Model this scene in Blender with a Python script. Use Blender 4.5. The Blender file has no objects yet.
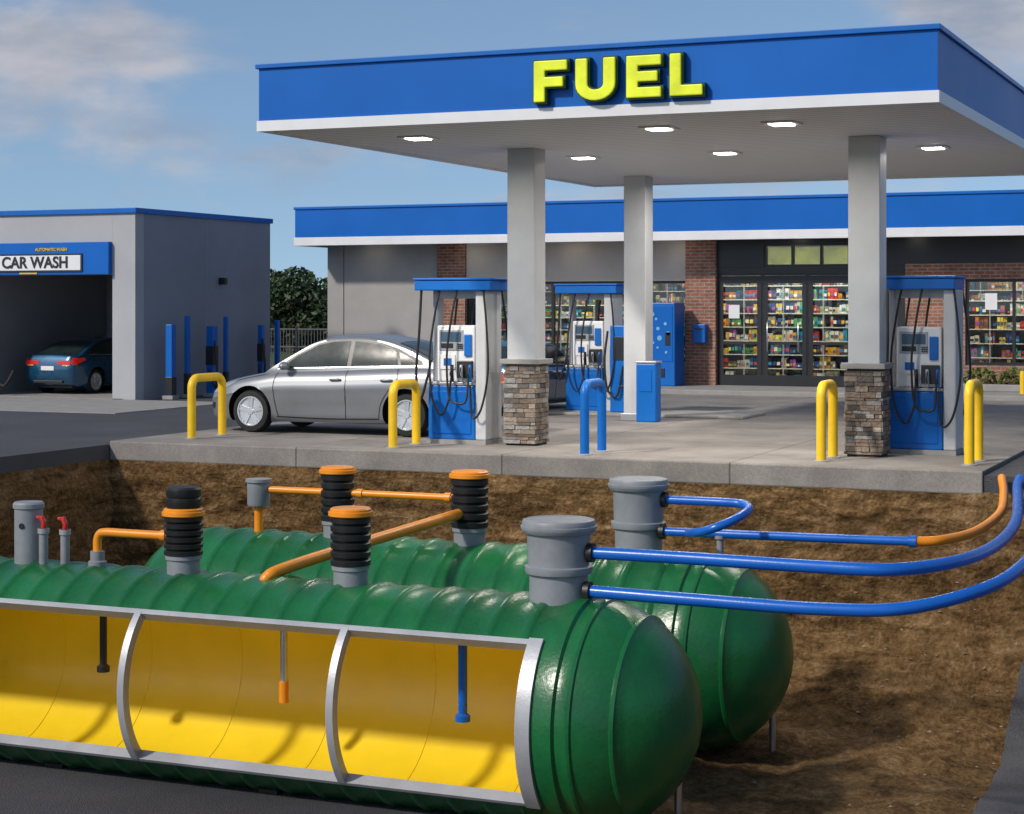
import bpy, bmesh, math, random
from mathutils import Vector, Matrix, noise
random.seed(7)
R=random.random
sc=bpy.context.scene
COL=sc.collection
# ------------------------------------------------------------------ materials
def _n(nt,t,**k):
    n=nt.nodes.new(t)
    for a,b in k.items(): setattr(n,a,b)
    return n
def M(name,col,rough=.5,metal=0.,var=.12,scale=2.5,bump=0.,bscale=40.,attr=False,coat=0.,emit=0.,spec=.5,fine=0.):
    m=bpy.data.materials.new(name); m.use_nodes=True
    nt=m.node_tree; L=nt.links; p=nt.nodes['Principled BSDF']
    tc=_n(nt,'ShaderNodeTexCoord')
    nz=_n(nt,'ShaderNodeTexNoise'); nz.inputs['Scale'].default_value=scale; nz.inputs['Detail'].default_value=7; nz.inputs['Roughness'].default_value=.6
    L.new(tc.outputs['Object'],nz.inputs['Vector'])
    mr=_n(nt,'ShaderNodeMapRange'); mr.inputs[1].default_value=.3; mr.inputs[2].default_value=.7; mr.inputs[3].default_value=1-var; mr.inputs[4].default_value=1+var
    L.new(nz.outputs['Fac'],mr.inputs[0])
    val=mr.outputs[0]
    if fine>0:
        n2=_n(nt,'ShaderNodeTexNoise'); n2.inputs['Scale'].default_value=bscale; n2.inputs['Detail'].default_value=3
        L.new(tc.outputs['Object'],n2.inputs['Vector'])
        m2=_n(nt,'ShaderNodeMapRange'); m2.inputs[1].default_value=.3; m2.inputs[2].default_value=.7; m2.inputs[3].default_value=1-fine; m2.inputs[4].default_value=1+fine
        L.new(n2.outputs['Fac'],m2.inputs[0])
        mu=_n(nt,'ShaderNodeMath',operation='MULTIPLY'); L.new(val,mu.inputs[0]); L.new(m2.outputs[0],mu.inputs[1]); val=mu.outputs[0]
    vm=_n(nt,'ShaderNodeVectorMath',operation='SCALE')
    if attr:
        at=_n(nt,'ShaderNodeAttribute',attribute_name='Col'); L.new(at.outputs['Color'],vm.inputs[0])
    else: vm.inputs[0].default_value=col[:3]
    L.new(val,vm.inputs['Scale']); L.new(vm.outputs[0],p.inputs['Base Color'])
    rr=_n(nt,'ShaderNodeMapRange'); rr.inputs[3].default_value=max(.02,rough-.08); rr.inputs[4].default_value=min(1,rough+.08)
    L.new(nz.outputs['Fac'],rr.inputs[0]); L.new(rr.outputs[0],p.inputs['Roughness'])
    p.inputs['Metallic'].default_value=metal
    p.inputs['Specular IOR Level'].default_value=spec
    p.inputs['Coat Weight'].default_value=coat; p.inputs['Coat Roughness'].default_value=.05
    if emit>0:
        p.inputs['Emission Color'].default_value=(*col[:3],1); p.inputs['Emission Strength'].default_value=emit
    if bump>0:
        nb=_n(nt,'ShaderNodeTexNoise'); nb.inputs['Scale'].default_value=bscale; nb.inputs['Detail'].default_value=5
        L.new(tc.outputs['Object'],nb.inputs['Vector'])
        b=_n(nt,'ShaderNodeBump'); b.inputs['Strength'].default_value=min(1,bump); b.inputs['Distance'].default_value=.02*max(1,bump)
        L.new(nb.outputs['Fac'],b.inputs['Height']); L.new(b.outputs[0],p.inputs['Normal'])
    return m
BLUE=M('blue_paint',(.003,.125,.47),.38,var=.08,spec=.35)
BLUED=M('blue_fascia',(.002,.120,.48),.45,var=.08,scale=.8,spec=.25)
BLUEP=M('blue_pipe_plastic',(.006,.115,.50),.28,var=.08,bump=.05)
WHITE=M('white_paint',(.76,.76,.77),.45,var=.05)
PILL=M('pillar_metal',(.52,.53,.54),.45,var=.07,bump=.05,bscale=60)
GREYM=M('grey_metal',(.36,.37,.39),.4,metal=.3,var=.08)
STEEL=M('steel',(.62,.63,.65),.3,metal=.85,var=.1)
FRAME=M('cut_frame_steel',(.40,.41,.43),.4,metal=.25,var=.12,bump=.08)
DARK=M('dark_frame',(.016,.017,.02),.4,var=.1)
RUB=M('black_rubber',(.011,.011,.012),.45,var=.2,bump=.08)
YEL=M('yellow_paint',(.80,.50,.01),.38,var=.12,bump=.05)
ORA=M('orange_pipe',(.80,.27,.012),.35,var=.12,bump=.05)
RED=M('red_paint',(.5,.02,.015),.35)
GREEN=M('tank_green',(.008,.120,.034),.29,var=.30,scale=1.3,bump=.14,bscale=30,fine=.07)
YIN=M('tank_yellow_lining',(.86,.62,.02),.30,var=.08,scale=1.2,bump=.10,bscale=6)
SUMP=M('grey_fibreglass',(.23,.245,.265),.5,var=.14,scale=4,bump=.15,bscale=80)
STUC=M('stucco_shade_tone',(.27,.28,.31),.8,var=.09,scale=.7,bump=.2,bscale=80,fine=.06)  # car wash stucco, shade of the side wall put into a darker colour
STUCL=M('stucco_lit_tone',(.40,.405,.42),.8,var=.08,scale=.7,bump=.2,bscale=80)  # same stucco, sunlight on the front put into a lighter colour
CREAM=M('wall_cream',(.50,.45,.40),.75,var=.05)
GREYPAN=M('grey_panel',(.36,.35,.34),.65,var=.06)
SHELFW=M('shelf_white',(.7,.7,.68),.5)
INWALL=M('interior_wall',(.55,.50,.42),.8)
STONE=M('stacked_stone',(0,0,0),.8,attr=True,var=.25,scale=14,bump=.9,bscale=30)
PROD=M('packaging',(0,0,0),.4,attr=True,var=.1,scale=6)
LEAF=M('leaf',(0,0,0),.65,attr=True,var=.2,scale=.8)
BARK=M('bark',(.07,.05,.035),.9,var=.3,bump=.8)
GLOW=M('lamp_glow',(1,.93,.80),.5,emit=9,var=0)
GLOWS=M('store_panel_glow',(1,.9,.72),.5,emit=2.5,var=0)
FUELY=M('sign_yellow',(.72,.80,.02),.4,var=.22,scale=3,emit=.20)  # weak glow added to brighten the letter faces, which are no lamp
FUELD=M('sign_dark_green',(.010,.055,.02),.4)
SCRN=M('screen',(.05,.10,.16),.15)
ROOFM=M('roof_membrane',(.35,.36,.37),.9,bump=.2)
CURBM=M('kerb_concrete',(.29,.28,.265),.85,var=.16,scale=3,bump=.3,bscale=60,fine=.08)
TAIL=M('tail_lamp',(.55,.015,.01),.15,var=.05,emit=.25)
AMB=M('amber_lamp',(.8,.25,.02),.15,emit=.2)
HEADL=M('head_lamp',(.45,.48,.50),.08,metal=.4)
WINM=M('car_window',(.018,.030,.030),.06,var=.3,scale=1.5,spec=.3)
TYRE=M('tyre',(.014,.014,.015),.75,bump=.2,bscale=90)
RIM=M('alloy',(.66,.67,.69),.28,metal=.6)
SILV=M('silver_car_paint',(.24,.25,.265),.38,metal=.45,var=.03,coat=.45)
NAVY=M('blue_car_paint',(.01,.08,.17),.25,metal=.4,var=.04,coat=.9)

def glassmat():
    m=bpy.data.materials.new('window_glass'); m.use_nodes=True; nt=m.node_tree; nt.nodes.clear(); L=nt.links
    o=_n(nt,'ShaderNodeOutputMaterial'); mx=_n(nt,'ShaderNodeMixShader'); t=_n(nt,'ShaderNodeBsdfTransparent'); g=_n(nt,'ShaderNodeBsdfGlossy'); f=_n(nt,'ShaderNodeFresnel')
    t.inputs[0].default_value=(.80,.86,.88,1); g.inputs['Roughness'].default_value=.03; f.inputs[0].default_value=1.55
    L.new(f.outputs[0],mx.inputs[0]); L.new(t.outputs[0],mx.inputs[1]); L.new(g.outputs[0],mx.inputs[2]); L.new(mx.outputs[0],o.inputs[0]); return m
GLASS=glassmat()

def brickmat(name,c1,c2,mort,w,h,ms=.012,bump=.5,rough=.85,horizontal=False):
    m=M(name,c1,rough); nt=m.node_tree; L=nt.links; p=nt.nodes['Principled BSDF']
    tc=_n(nt,'ShaderNodeTexCoord'); se=_n(nt,'ShaderNodeSeparateXYZ'); co=_n(nt,'ShaderNodeCombineXYZ'); ad=_n(nt,'ShaderNodeMath',operation='ADD')
    L.new(tc.outputs['Object'],se.inputs[0])
    if horizontal: L.new(se.outputs[0],co.inputs[0]); L.new(se.outputs[1],co.inputs[1])
    else:
        L.new(se.outputs[0],ad.inputs[0]); L.new(se.outputs[1],ad.inputs[1]); L.new(ad.outputs[0],co.inputs[0]); L.new(se.outputs[2],co.inputs[1])
    b=_n(nt,'ShaderNodeTexBrick'); b.inputs['Scale'].default_value=1; b.inputs['Brick Width'].default_value=w; b.inputs['Row Height'].default_value=h; b.inputs['Mortar Size'].default_value=ms
    b.inputs['Mortar Smooth'].default_value=.2
    b.inputs['Color1'].default_value=(*c1,1); b.inputs['Color2'].default_value=(*c2,1); b.inputs['Mortar'].default_value=(*mort,1)
    if horizontal: b.offset=0
    L.new(co.outputs[0],b.inputs['Vector'])
    nz=_n(nt,'ShaderNodeTexNoise'); nz.inputs['Scale'].default_value=.9 if horizontal else 4; nz.inputs['Detail'].default_value=9; nz.inputs['Roughness'].default_value=.65
    L.new(tc.outputs['Object'],nz.inputs['Vector'])
    mr=_n(nt,'ShaderNodeMapRange'); mr.inputs[1].default_value=.3; mr.inputs[2].default_value=.7; mr.inputs[3].default_value=.62; mr.inputs[4].default_value=1.22
    L.new(nz.outputs['Fac'],mr.inputs[0])
    n3=_n(nt,'ShaderNodeTexNoise'); n3.inputs['Scale'].default_value=45; n3.inputs['Detail'].default_value=4
    L.new(tc.outputs['Object'],n3.inputs['Vector'])
    m3=_n(nt,'ShaderNodeMapRange'); m3.inputs[1].default_value=.3; m3.inputs[2].default_value=.7; m3.inputs[3].default_value=.86; m3.inputs[4].default_value=1.14
    L.new(n3.outputs['Fac'],m3.inputs[0])
    mm=_n(nt,'ShaderNodeMath',operation='MULTIPLY'); L.new(mr.outputs[0],mm.inputs[0]); L.new(m3.outputs[0],mm.inputs[1])
    vm=_n(nt,'ShaderNodeVectorMath',operation='SCALE'); L.new(b.outputs['Color'],vm.inputs[0]); L.new(mm.outputs[0],vm.inputs['Scale'])
    L.new(vm.outputs[0],p.inputs['Base Color'])
    hh=_n(nt,'ShaderNodeMath',operation='MULTIPLY_ADD'); L.new(b.outputs['Fac'],hh.inputs[0]); hh.inputs[1].default_value=-1; L.new(n3.outputs['Fac'],hh.inputs[2])
    bp=_n(nt,'ShaderNodeBump'); bp.inputs['Strength'].default_value=bump; bp.inputs['Distance'].default_value=.01
    L.new(hh.outputs[0],bp.inputs['Height']); L.new(bp.outputs[0],p.inputs['Normal'])
    return m
BRICK=brickmat('red_brick',(.25,.085,.05),(.34,.13,.08),(.30,.26,.22),.22,.075)
CONC=brickmat('concrete_slab_mat',(.235,.215,.195),(.25,.23,.21),(.10,.09,.08),3.0,3.1,ms=.012,bump=.25,horizontal=True)

def asphalt(name,c=.05):
    m=M(name,(c,c*1.02,c*1.16),.85,var=.25,scale=.5,bump=1.0,bscale=70,fine=.45); return m
ASPH=asphalt('asphalt_mat',.066)
ASPHW=asphalt('asphalt_cut_mat',.060)

def soffitmat():
    m=M('soffit_panels',(.62,.62,.64),.5,var=.03); nt=m.node_tree; L=nt.links; p=nt.nodes['Principled BSDF']
    tc=_n(nt,'ShaderNodeTexCoord'); se=_n(nt,'ShaderNodeSeparateXYZ'); L.new(tc.outputs['Object'],se.inputs[0])
    f=_n(nt,'ShaderNodeMath',operation='MULTIPLY'); L.new(se.outputs[1],f.inputs[0]); f.inputs[1].default_value=5.
    fr=_n(nt,'ShaderNodeMath',operation='FRACT'); L.new(f.outputs[0],fr.inputs[0])
    gt=_n(nt,'ShaderNodeMath',operation='GREATER_THAN'); L.new(fr.outputs[0],gt.inputs[0]); gt.inputs[1].default_value=.84
    mx=_n(nt,'ShaderNodeMix',data_type='RGBA'); L.new(gt.outputs[0],mx.inputs[0]); mx.inputs[6].default_value=(.86,.86,.87,1); mx.inputs[7].default_value=(.42,.42,.44,1)
    L.new(mx.outputs[2],p.inputs['Base Color']); return m
SOFF=soffitmat()

def dirtmat():
    m=bpy.data.materials.new('earth'); m.use_nodes=True; nt=m.node_tree; L=nt.links; p=nt.nodes['Principled BSDF']
    tc=_n(nt,'ShaderNodeTexCoord')
    mp=_n(nt,'ShaderNodeMapping'); mp.inputs['Scale'].default_value=(.9,.9,4.2); mp.inputs['Rotation'].default_value=(0.25,.42,0)
    L.new(tc.outputs['Object'],mp.inputs[0])
    n1=_n(nt,'ShaderNodeTexNoise'); n1.inputs['Scale'].default_value=1.6; n1.inputs['Detail'].default_value=11; n1.inputs['Roughness'].default_value=.7; n1.inputs['Distortion'].default_value=.9
    L.new(mp.outputs[0],n1.inputs['Vector'])
    n2=_n(nt,'ShaderNodeTexNoise'); n2.inputs['Scale'].default_value=12; n2.inputs['Detail'].default_value=10; n2.inputs['Roughness'].default_value=.82
    L.new(tc.outputs['Object'],n2.inputs['Vector'])
    v=_n(nt,'ShaderNodeTexVoronoi'); v.inputs['Scale'].default_value=21; L.new(tc.outputs['Object'],v.inputs['Vector'])
    ad=_n(nt,'ShaderNodeMath',operation='MULTIPLY_ADD'); L.new(n2.outputs['Fac'],ad.inputs[0]); ad.inputs[1].default_value=.72; 
    sb=_n(nt,'ShaderNodeMath',operation='MULTIPLY'); L.new(n1.outputs['Fac'],sb.inputs[0]); sb.inputs[1].default_value=.63
    L.new(sb.outputs[0],ad.inputs[2])
    cr=_n(nt,'ShaderNodeValToRGB'); L.new(ad.outputs[0],cr.inputs[0]); e=cr.color_ramp.elements
    e[0].position=.50; e[0].color=(.035,.017,.006,1); e[1].position=.87; e[1].color=(.50,.34,.19,1)
    x=e.new(.61); x.color=(.135,.074,.026,1); x=e.new(.72); x.color=(.27,.160,.066,1)
    L.new(cr.outputs[0],p.inputs['Base Color']); p.inputs['Roughness'].default_value=.95; p.inputs['Specular IOR Level'].default_value=.2
    h=_n(nt,'ShaderNodeMath',operation='MULTIPLY_ADD'); L.new(v.outputs['Distance'],h.inputs[0]); h.inputs[1].default_value=.3; L.new(ad.outputs[0],h.inputs[2])
    b=_n(nt,'ShaderNodeBump'); b.inputs['Strength'].default_value=1; b.inputs['Distance'].default_value=.12; L.new(h.outputs[0],b.inputs['Height']); L.new(b.outputs[0],p.inputs['Normal'])
    return m
DIRT=dirtmat()

# ------------------------------------------------------------------ helpers
def group(name,loc=(0,0,0),rz=0,s=1):
    e=bpy.data.objects.new(name,None); COL.objects.link(e); e.location=loc; e.rotation_euler=(0,0,math.radians(rz)); e.scale=(s,s,s); e.empty_display_size=.3
    return e
def mk(name,verts,faces,mat,parent=None,smooth=False,sharp=None):
    me=bpy.data.meshes.new(name); me.from_pydata([tuple(v) for v in verts],[],faces); me.update()
    bm=bmesh.new(); bm.from_mesh(me); bmesh.ops.recalc_face_normals(bm,faces=bm.faces); bm.to_mesh(me); bm.free()
    o=bpy.data.objects.new(name,me); COL.objects.link(o)
    for mm in (mat if isinstance(mat,(list,tuple)) else [mat]): me.materials.append(mm)
    if smooth:
        me.polygons.foreach_set('use_smooth',[True]*len(me.polygons)); me.update()
        if sharp: me.set_sharp_from_angle(angle=math.radians(sharp))
    if parent: o.parent=parent
    return o
BF=[(0,3,2,1),(4,5,6,7),(0,1,5,4),(1,2,6,5),(2,3,7,6),(3,0,4,7)]
def bv(x0,x1,y0,y1,z0,z1): return [(x0,y0,z0),(x1,y0,z0),(x1,y1,z0),(x0,y1,z0),(x0,y0,z1),(x1,y0,z1),(x1,y1,z1),(x0,y1,z1)]
def box(name,x0,x1,y0,y1,z0,z1,mat,parent=None,bevel=0,seg=2):
    o=mk(name,bv(x0,x1,y0,y1,z0,z1),BF,mat,parent)
    if bevel:
        b=o.modifiers.new('b','BEVEL'); b.width=bevel; b.segments=seg; b.limit_method='NONE'
    return o
class MB:
    def __init__(s): s.v=[];s.f=[];s.c=[]
    def box(s,x0,x1,y0,y1,z0,z1,c=(.5,.5,.5)):
        n=len(s.v); s.v+=bv(x0,x1,y0,y1,z0,z1); s.f+=[tuple(i+n for i in f) for f in BF]; s.c+=[c]*6
    def face(s,pts,c=(.5,.5,.5)):
        n=len(s.v); s.v+=pts; s.f.append(tuple(range(n,n+len(pts)))); s.c.append(c)
    def build(s,name,mat,parent=None):
        me=bpy.data.meshes.new(name); me.from_pydata(s.v,[],s.f); me.update()
        a=me.color_attributes.new('Col','FLOAT_COLOR','CORNER'); buf=[]
        for f,c in zip(s.f,s.c): buf+=[c[0],c[1],c[2],1.]*len(f)
        a.data.foreach_set('color',buf)
        o=bpy.data.objects.new(name,me); COL.objects.link(o); me.materials.append(mat)
        if parent: o.parent=parent
        return o
def lathe(name,prof,mat,parent=None,loc=(0,0,0),seg=40,axis='z',sharp=35):
    vs=[];fs=[];n=len(prof)
    for i in range(seg):
        a=2*math.pi*i/seg
        for r,z in prof: vs.append((r*math.cos(a),r*math.sin(a),z))
    for i in range(seg):
        j=(i+1)%seg
        for k in range(n-1): fs.append((i*n+k,j*n+k,j*n+k+1,i*n+k+1))
    fs.append(tuple(i*n for i in range(seg))); fs.append(tuple(i*n+n-1 for i in range(seg)))
    if axis=='y': vs=[(x,z,y) for x,y,z in vs]
    if axis=='x': vs=[(z,x,y) for x,y,z in vs]
    vs=[(x+loc[0],y+loc[1],z+loc[2]) for x,y,z in vs]
    return mk(name,vs,fs,mat,parent,True,sharp)
def cr(pts,n=10):
    P=[Vector(p) for p in pts]; out=[]
    Q=[2*P[0]-P[1]]+P+[2*P[-1]-P[-2]]
    for i in range(1,len(Q)-2):
        for k in range(n):
            t=k/n; a,b,c,d=Q[i-1],Q[i],Q[i+1],Q[i+2]
            out.append(.5*((2*b)+(c-a)*t+(2*a-5*b+4*c-d)*t*t+(3*b-a-3*c+d)*t**3))
    out.append(P[-1]); return out
def tube(name,pts,r,mat,parent=None,smooth=True,n=10):
    P=cr(pts,n) if smooth else [Vector(p) for p in pts]
    cu=bpy.data.curves.new(name,'CURVE'); cu.dimensions='3D'; s=cu.splines.new('POLY'); s.points.add(len(P)-1)
    for q,p in zip(s.points,P): q.co=(*p,1)
    s.use_smooth=True
    cu.bevel_depth=r; cu.bevel_resolution=5; cu.use_fill_caps=True; cu.materials.append(mat)
    o=bpy.data.objects.new(name,cu); COL.objects.link(o)
    if parent: o.parent=parent
    return o
def leaves(mb,c,rad,n,size,base):
    for _ in range(n):
        while True:
            p=Vector((R()*2-1,R()*2-1,R()*2-1))
            if p.length<=1: break
        if R()<.6: p=p.normalized()*(.75+.3*R())
        q=Vector((c[0]+p.x*rad[0],c[1]+p.y*rad[1],c[2]+p.z*rad[2]))
        a=Vector((R()-.5,R()-.5,R()-.5)).normalized(); b=a.cross(Vector((R()-.5,R()-.5,R()-.5))).normalized()
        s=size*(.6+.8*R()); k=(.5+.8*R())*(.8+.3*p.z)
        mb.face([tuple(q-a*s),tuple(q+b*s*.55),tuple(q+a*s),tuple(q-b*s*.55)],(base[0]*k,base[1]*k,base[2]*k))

# ------------------------------------------------------------------ camera
cam=bpy.data.cameras.new('camera'); co=bpy.data.objects.new('camera',cam); COL.objects.link(co); sc.camera=co
co.location=(3.41,-21.5,1.9); co.rotation_euler=(math.radians(90),0,math.radians(23.35))
cam.sensor_width=36; cam.lens=64.86; cam.shift_y=-.0996; cam.clip_end=3000; cam.clip_start=.1

# ------------------------------------------------------------------ light & sky
sd=Vector((-.42,-.70,.62)).normalized()   # towards the sun
sun=bpy.data.lights.new('sun','SUN'); so=bpy.data.objects.new('sun',sun); COL.objects.link(so)
sun.energy=3.0; sun.angle=math.radians(4); sun.color=(1,.92,.82)
so.rotation_euler=sd.to_track_quat('Z','Y').to_euler(); so.location=(-20,-30,40)
w=bpy.data.worlds.new('World'); sc.world=w; w.use_nodes=True; nt=w.node_tree; L=nt.links
bg=nt.nodes['Background']; sky=_n(nt,'ShaderNodeTexSky',sky_type='NISHITA'); sky.sun_disc=False
sky.sun_elevation=math.asin(sd.z); sky.sun_rotation=math.atan2(sd.x,sd.y); sky.air_density=1.0; sky.dust_density=.6
tc=_n(nt,'ShaderNodeTexCoord')
ad=_n(nt,'ShaderNodeVectorMath',operation='ADD'); ad.inputs[1].default_value=(0,0,.14); L.new(tc.outputs['Generated'],ad.inputs[0])
nm=_n(nt,'ShaderNodeVectorMath',operation='NORMALIZE'); L.new(ad.outputs[0],nm.inputs[0]); L.new(nm.outputs[0],sky.inputs['Vector'])
mp=_n(nt,'ShaderNodeMapping'); mp.inputs['Scale'].default_value=(1,1,2.8); mp.inputs['Location'].default_value=(.35,.1,.2); L.new(tc.outputs['Generated'],mp.inputs[0])
cn=_n(nt,'ShaderNodeTexNoise'); cn.inputs['Scale'].default_value=7.5; cn.inputs['Detail'].default_value=11; cn.inputs['Roughness'].default_value=.52; cn.inputs['Distortion'].default_value=.15
L.new(mp.outputs[0],cn.inputs['Vector'])
fac=cn.outputs['Fac']
# cloud banks: regions of the sky where the noise is thicker
for (c,rad,amt,sz) in (((-.60,.79,.115),.17,.16,2.4),((-.66,.74,.045),.12,.06,4.0),((-.15,.975,.150),.10,.24,1.6),((-.40,.91,.14),.22,-.10,1.3),((.55,.8,.2),.3,.12,2),((-.95,.2,.25),.3,.12,2)):
    s1=_n(nt,'ShaderNodeVectorMath',operation='SUBTRACT'); L.new(tc.outputs['Generated'],s1.inputs[0]); s1.inputs[1].default_value=c
    s2=_n(nt,'ShaderNodeVectorMath',operation='MULTIPLY'); L.new(s1.outputs[0],s2.inputs[0]); s2.inputs[1].default_value=(1,1,sz)
    s3=_n(nt,'ShaderNodeVectorMath',operation='LENGTH'); L.new(s2.outputs[0],s3.inputs[0])
    s4=_n(nt,'ShaderNodeMapRange'); s4.interpolation_type='SMOOTHSTEP'; s4.inputs[1].default_value=0; s4.inputs[2].default_value=rad; s4.inputs[3].default_value=amt; s4.inputs[4].default_value=0
    L.new(s3.outputs['Value'],s4.inputs[0]); s5=_n(nt,'ShaderNodeMath',operation='ADD'); L.new(fac,s5.inputs[0]); L.new(s4.outputs[0],s5.inputs[1]); fac=s5.outputs[0]
rm=_n(nt,'ShaderNodeValToRGB'); rm.color_ramp.elements[0].position=.49; rm.color_ramp.elements[1].position=.72; rm.color_ramp.interpolation='EASE'
rm.color_ramp.elements[1].color=(.8,.8,.8,1)
L.new(fac,rm.inputs[0])
c2=_n(nt,'ShaderNodeTexNoise'); c2.inputs['Scale'].default_value=14; c2.inputs['Detail'].default_value=8; L.new(mp.outputs[0],c2.inputs['Vector'])
cc=_n(nt,'ShaderNodeValToRGB'); cc.color_ramp.elements[0].position=.36; cc.color_ramp.elements[0].color=(2.3,2.5,3.0,1); cc.color_ramp.elements[1].position=.64; cc.color_ramp.elements[1].color=(4.3,4.05,4.15,1)
L.new(c2.outputs['Fac'],cc.inputs[0])
tint=_n(nt,'ShaderNodeMix',data_type='RGBA',blend_type='MULTIPLY'); tint.inputs[0].default_value=1; tint.inputs[7].default_value=(.86,.90,.92,1); L.new(sky.outputs[0],tint.inputs[6])
mx=_n(nt,'ShaderNodeMix',data_type='RGBA'); L.new(rm.outputs[0],mx.inputs[0]); L.new(tint.outputs[2],mx.inputs[6]); L.new(cc.outputs[0],mx.inputs[7])
L.new(mx.outputs[2],bg.inputs[0]); bg.inputs[1].default_value=.138
sc.view_settings.view_transform='Standard'; sc.view_settings.look='None'; sc.view_settings.exposure=0

# ------------------------------------------------------------------ ground
PU0,PU1,PV0=-12.0,8.0,-40.0
Z=-.05; B=900
vs=[];fs=[]
def quad(a,b,c,d):
    n=len(vs); vs.extend([a,b,c,d]); fs.append((n,n+1,n+2,n+3))
def rect(u0,u1,v0,v1,z): quad((u0,v0,z),(u1,v0,z),(u1,v1,z),(u0,v1,z))
rect(-B,PU0,-B,B,Z); rect(PU1,B,-B,B,Z); rect(PU0,PU1,0,B,Z); rect(PU0,PU1,-B,PV0,Z)
k=.24; LZ=-2.95
quad((PU0,PV0,Z),(PU0,0,Z),(PU0,0,Z-k),(PU0,PV0,Z-k)); quad((PU0,0,Z),(PU1,0,Z),(PU1,0,Z-k),(PU0,0,Z-k)); quad((PU1,PV0,Z),(PU1,0,Z),(PU1,0,Z-k),(PU1,PV0,Z-k))
quad((PU0,PV0,Z),(PU1,PV0,Z),(PU1,PV0,LZ),(PU0,PV0,LZ))
rect(PU0,PU1,PV0,0,LZ)
mk('asphalt_ground',vs,fs,ASPH)
box('concrete_forecourt',PU0,0,-.03,16.0,-.27,0.0,CONC,bevel=.02)
box('store_sidewalk',-19.2,6,16.0,18.42,-.2,.10,CURBM,bevel=.02)
box('car_wash_apron',-27,-16.2,6.0,10.02,-.2,-.035,CURBM)

# pit earth
F=-2.66
def prof(u,k):
    Rr=.55+1.15*max(0,min(1,(u+3.6)/3.4)); vb=-.22
    if k<.35:
        t=k/.35; v=-.02+(vb+.02)*t; z=-.24+(F+Rr+.24)*t
    elif k<.65:
        t=(k-.35)/.3*math.pi/2; v=vb-Rr*1.25*(1-math.cos(t)); z=F+Rr-Rr*math.sin(t)
    else:
        t=(k-.65)/.35; v0=vb-Rr*1.25; v=v0+(-9.5-v0)*t; z=F
    return v,z
def earth(u,k,off=0):
    v,z=prof(u,k); v2,z2=prof(u,min(1,k+.01)); t=Vector((v2-v,z2-z))
    n=Vector((t.y,-t.x)); n=n.normalized() if n.length>0 else Vector((0,1))
    if n.y<0 and k>.5: n=-n
    if k<=.5 and n.x>0: n=-n
    amp=min(1,k/.05)*(1 if k<.7 else .6)
    d=amp*(.13*noise.fractal(Vector((u*.8,v*.8,z*1.6)),1,2,5)+.065*noise.fractal(Vector((u*4,v*4,z*5)),1,2,5))+off
    if k>.98: d-=.1*(k-.98)/.02
    return (u,v+n.x*d,z+n.y*d)
NU,NK=420,160
vs=[];fs=[]
for i in range(NU+1):
    u=PU0+(PU1-PU0)*i/NU
    for j in range(NK+1): vs.append(earth(u,j/NK))
for i in range(NU):
    for j in range(NK):
        a=i*(NK+1)+j; fs.append((a,a+1,a+NK+2,a+NK+1))
def sidewall(u,s):
    base=len(vs); nv,nz=150,26
    for i in range(nv+1):
        v=-.0-14*i/nv
        for j in range(nz+1):
            z=-.26+(F-.26+.2)*j/nz
            d=min(1,j/3)*(.10+.12*noise.fractal(Vector((v*.8,z*1.6,u)),1,2,5)+.04*noise.fractal(Vector((v*5,z*7,u)),1,2,4))+.25*(j/nz)**2
            vs.append((u+s*d,v,z))
    for i in range(nv):
        for j in range(nz):
            a=base+i*(nz+1)+j; fs.append((a,a+1,a+nz+2,a+nz+1))
sidewall(PU0,1); sidewall(PU1,-1)
mk('excavation_earth',vs,fs,DIRT,smooth=True)
mb=MB()
for _ in range(900):
    u=-1.5+R()*3; kk=.42+R()*.5; p=earth(u,kk,.0)
    if R()<.4: u=-12+R()*13; p=earth(u,.05+.6*R())
    s=.008+.026*R()**4
    cs=[Vector((random.uniform(-1,1),random.uniform(-1,1),random.uniform(-1,1))).normalized()*s for _ in range(6)]
    c=.09+.14*R(); col=(c*1.2,c*.92,c*.62)
    P=Vector(p); X=Vector((s,0,0));Y=Vector((0,s*.8,0));ZZ=Vector((0,0,s*.7))
    o=[P+X+cs[0]*.3,P-X+cs[1]*.3,P+Y+cs[2]*.3,P-Y+cs[3]*.3,P+ZZ,P-ZZ]; o=[tuple(q) for q in o]
    for t in ((0,2,4),(2,1,4),(1,3,4),(3,0,4),(2,0,5),(1,2,5),(3,1,5),(0,3,5)): mb.face([o[q] for q in t],col)
mb.build('gravel',STONE)
vs=[];fs=[];n1=70;n2=30
for j in range(n1+1):
    kk=.44+.55*j/n1
    v,z=prof(2,kk)
    ub=.60+.05*max(0,(-v-2))*.6 + max(0,z+2.05)*1.3 - .10*math.exp(-((v+1.3)/1.3)**2)
    for i in range(n2+1):
        u=ub+(PU1-.05-ub)*(i/n2)**1.3
        vs.append(earth(u,kk,.05+.02*min(1,i/2)))
for j in range(n1):
    for i in range(n2):
        a=j*(n2+1)+i; fs.append((a,a+1,a+n2+2,a+n2+1))
mk('asphalt_ramp',vs,fs,ASPHW,smooth=True)
box('asphalt_trench_floor',-11.7,-2.75,-39,-6.55,-2.93,-2.57,ASPHW,bevel=.03)

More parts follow.
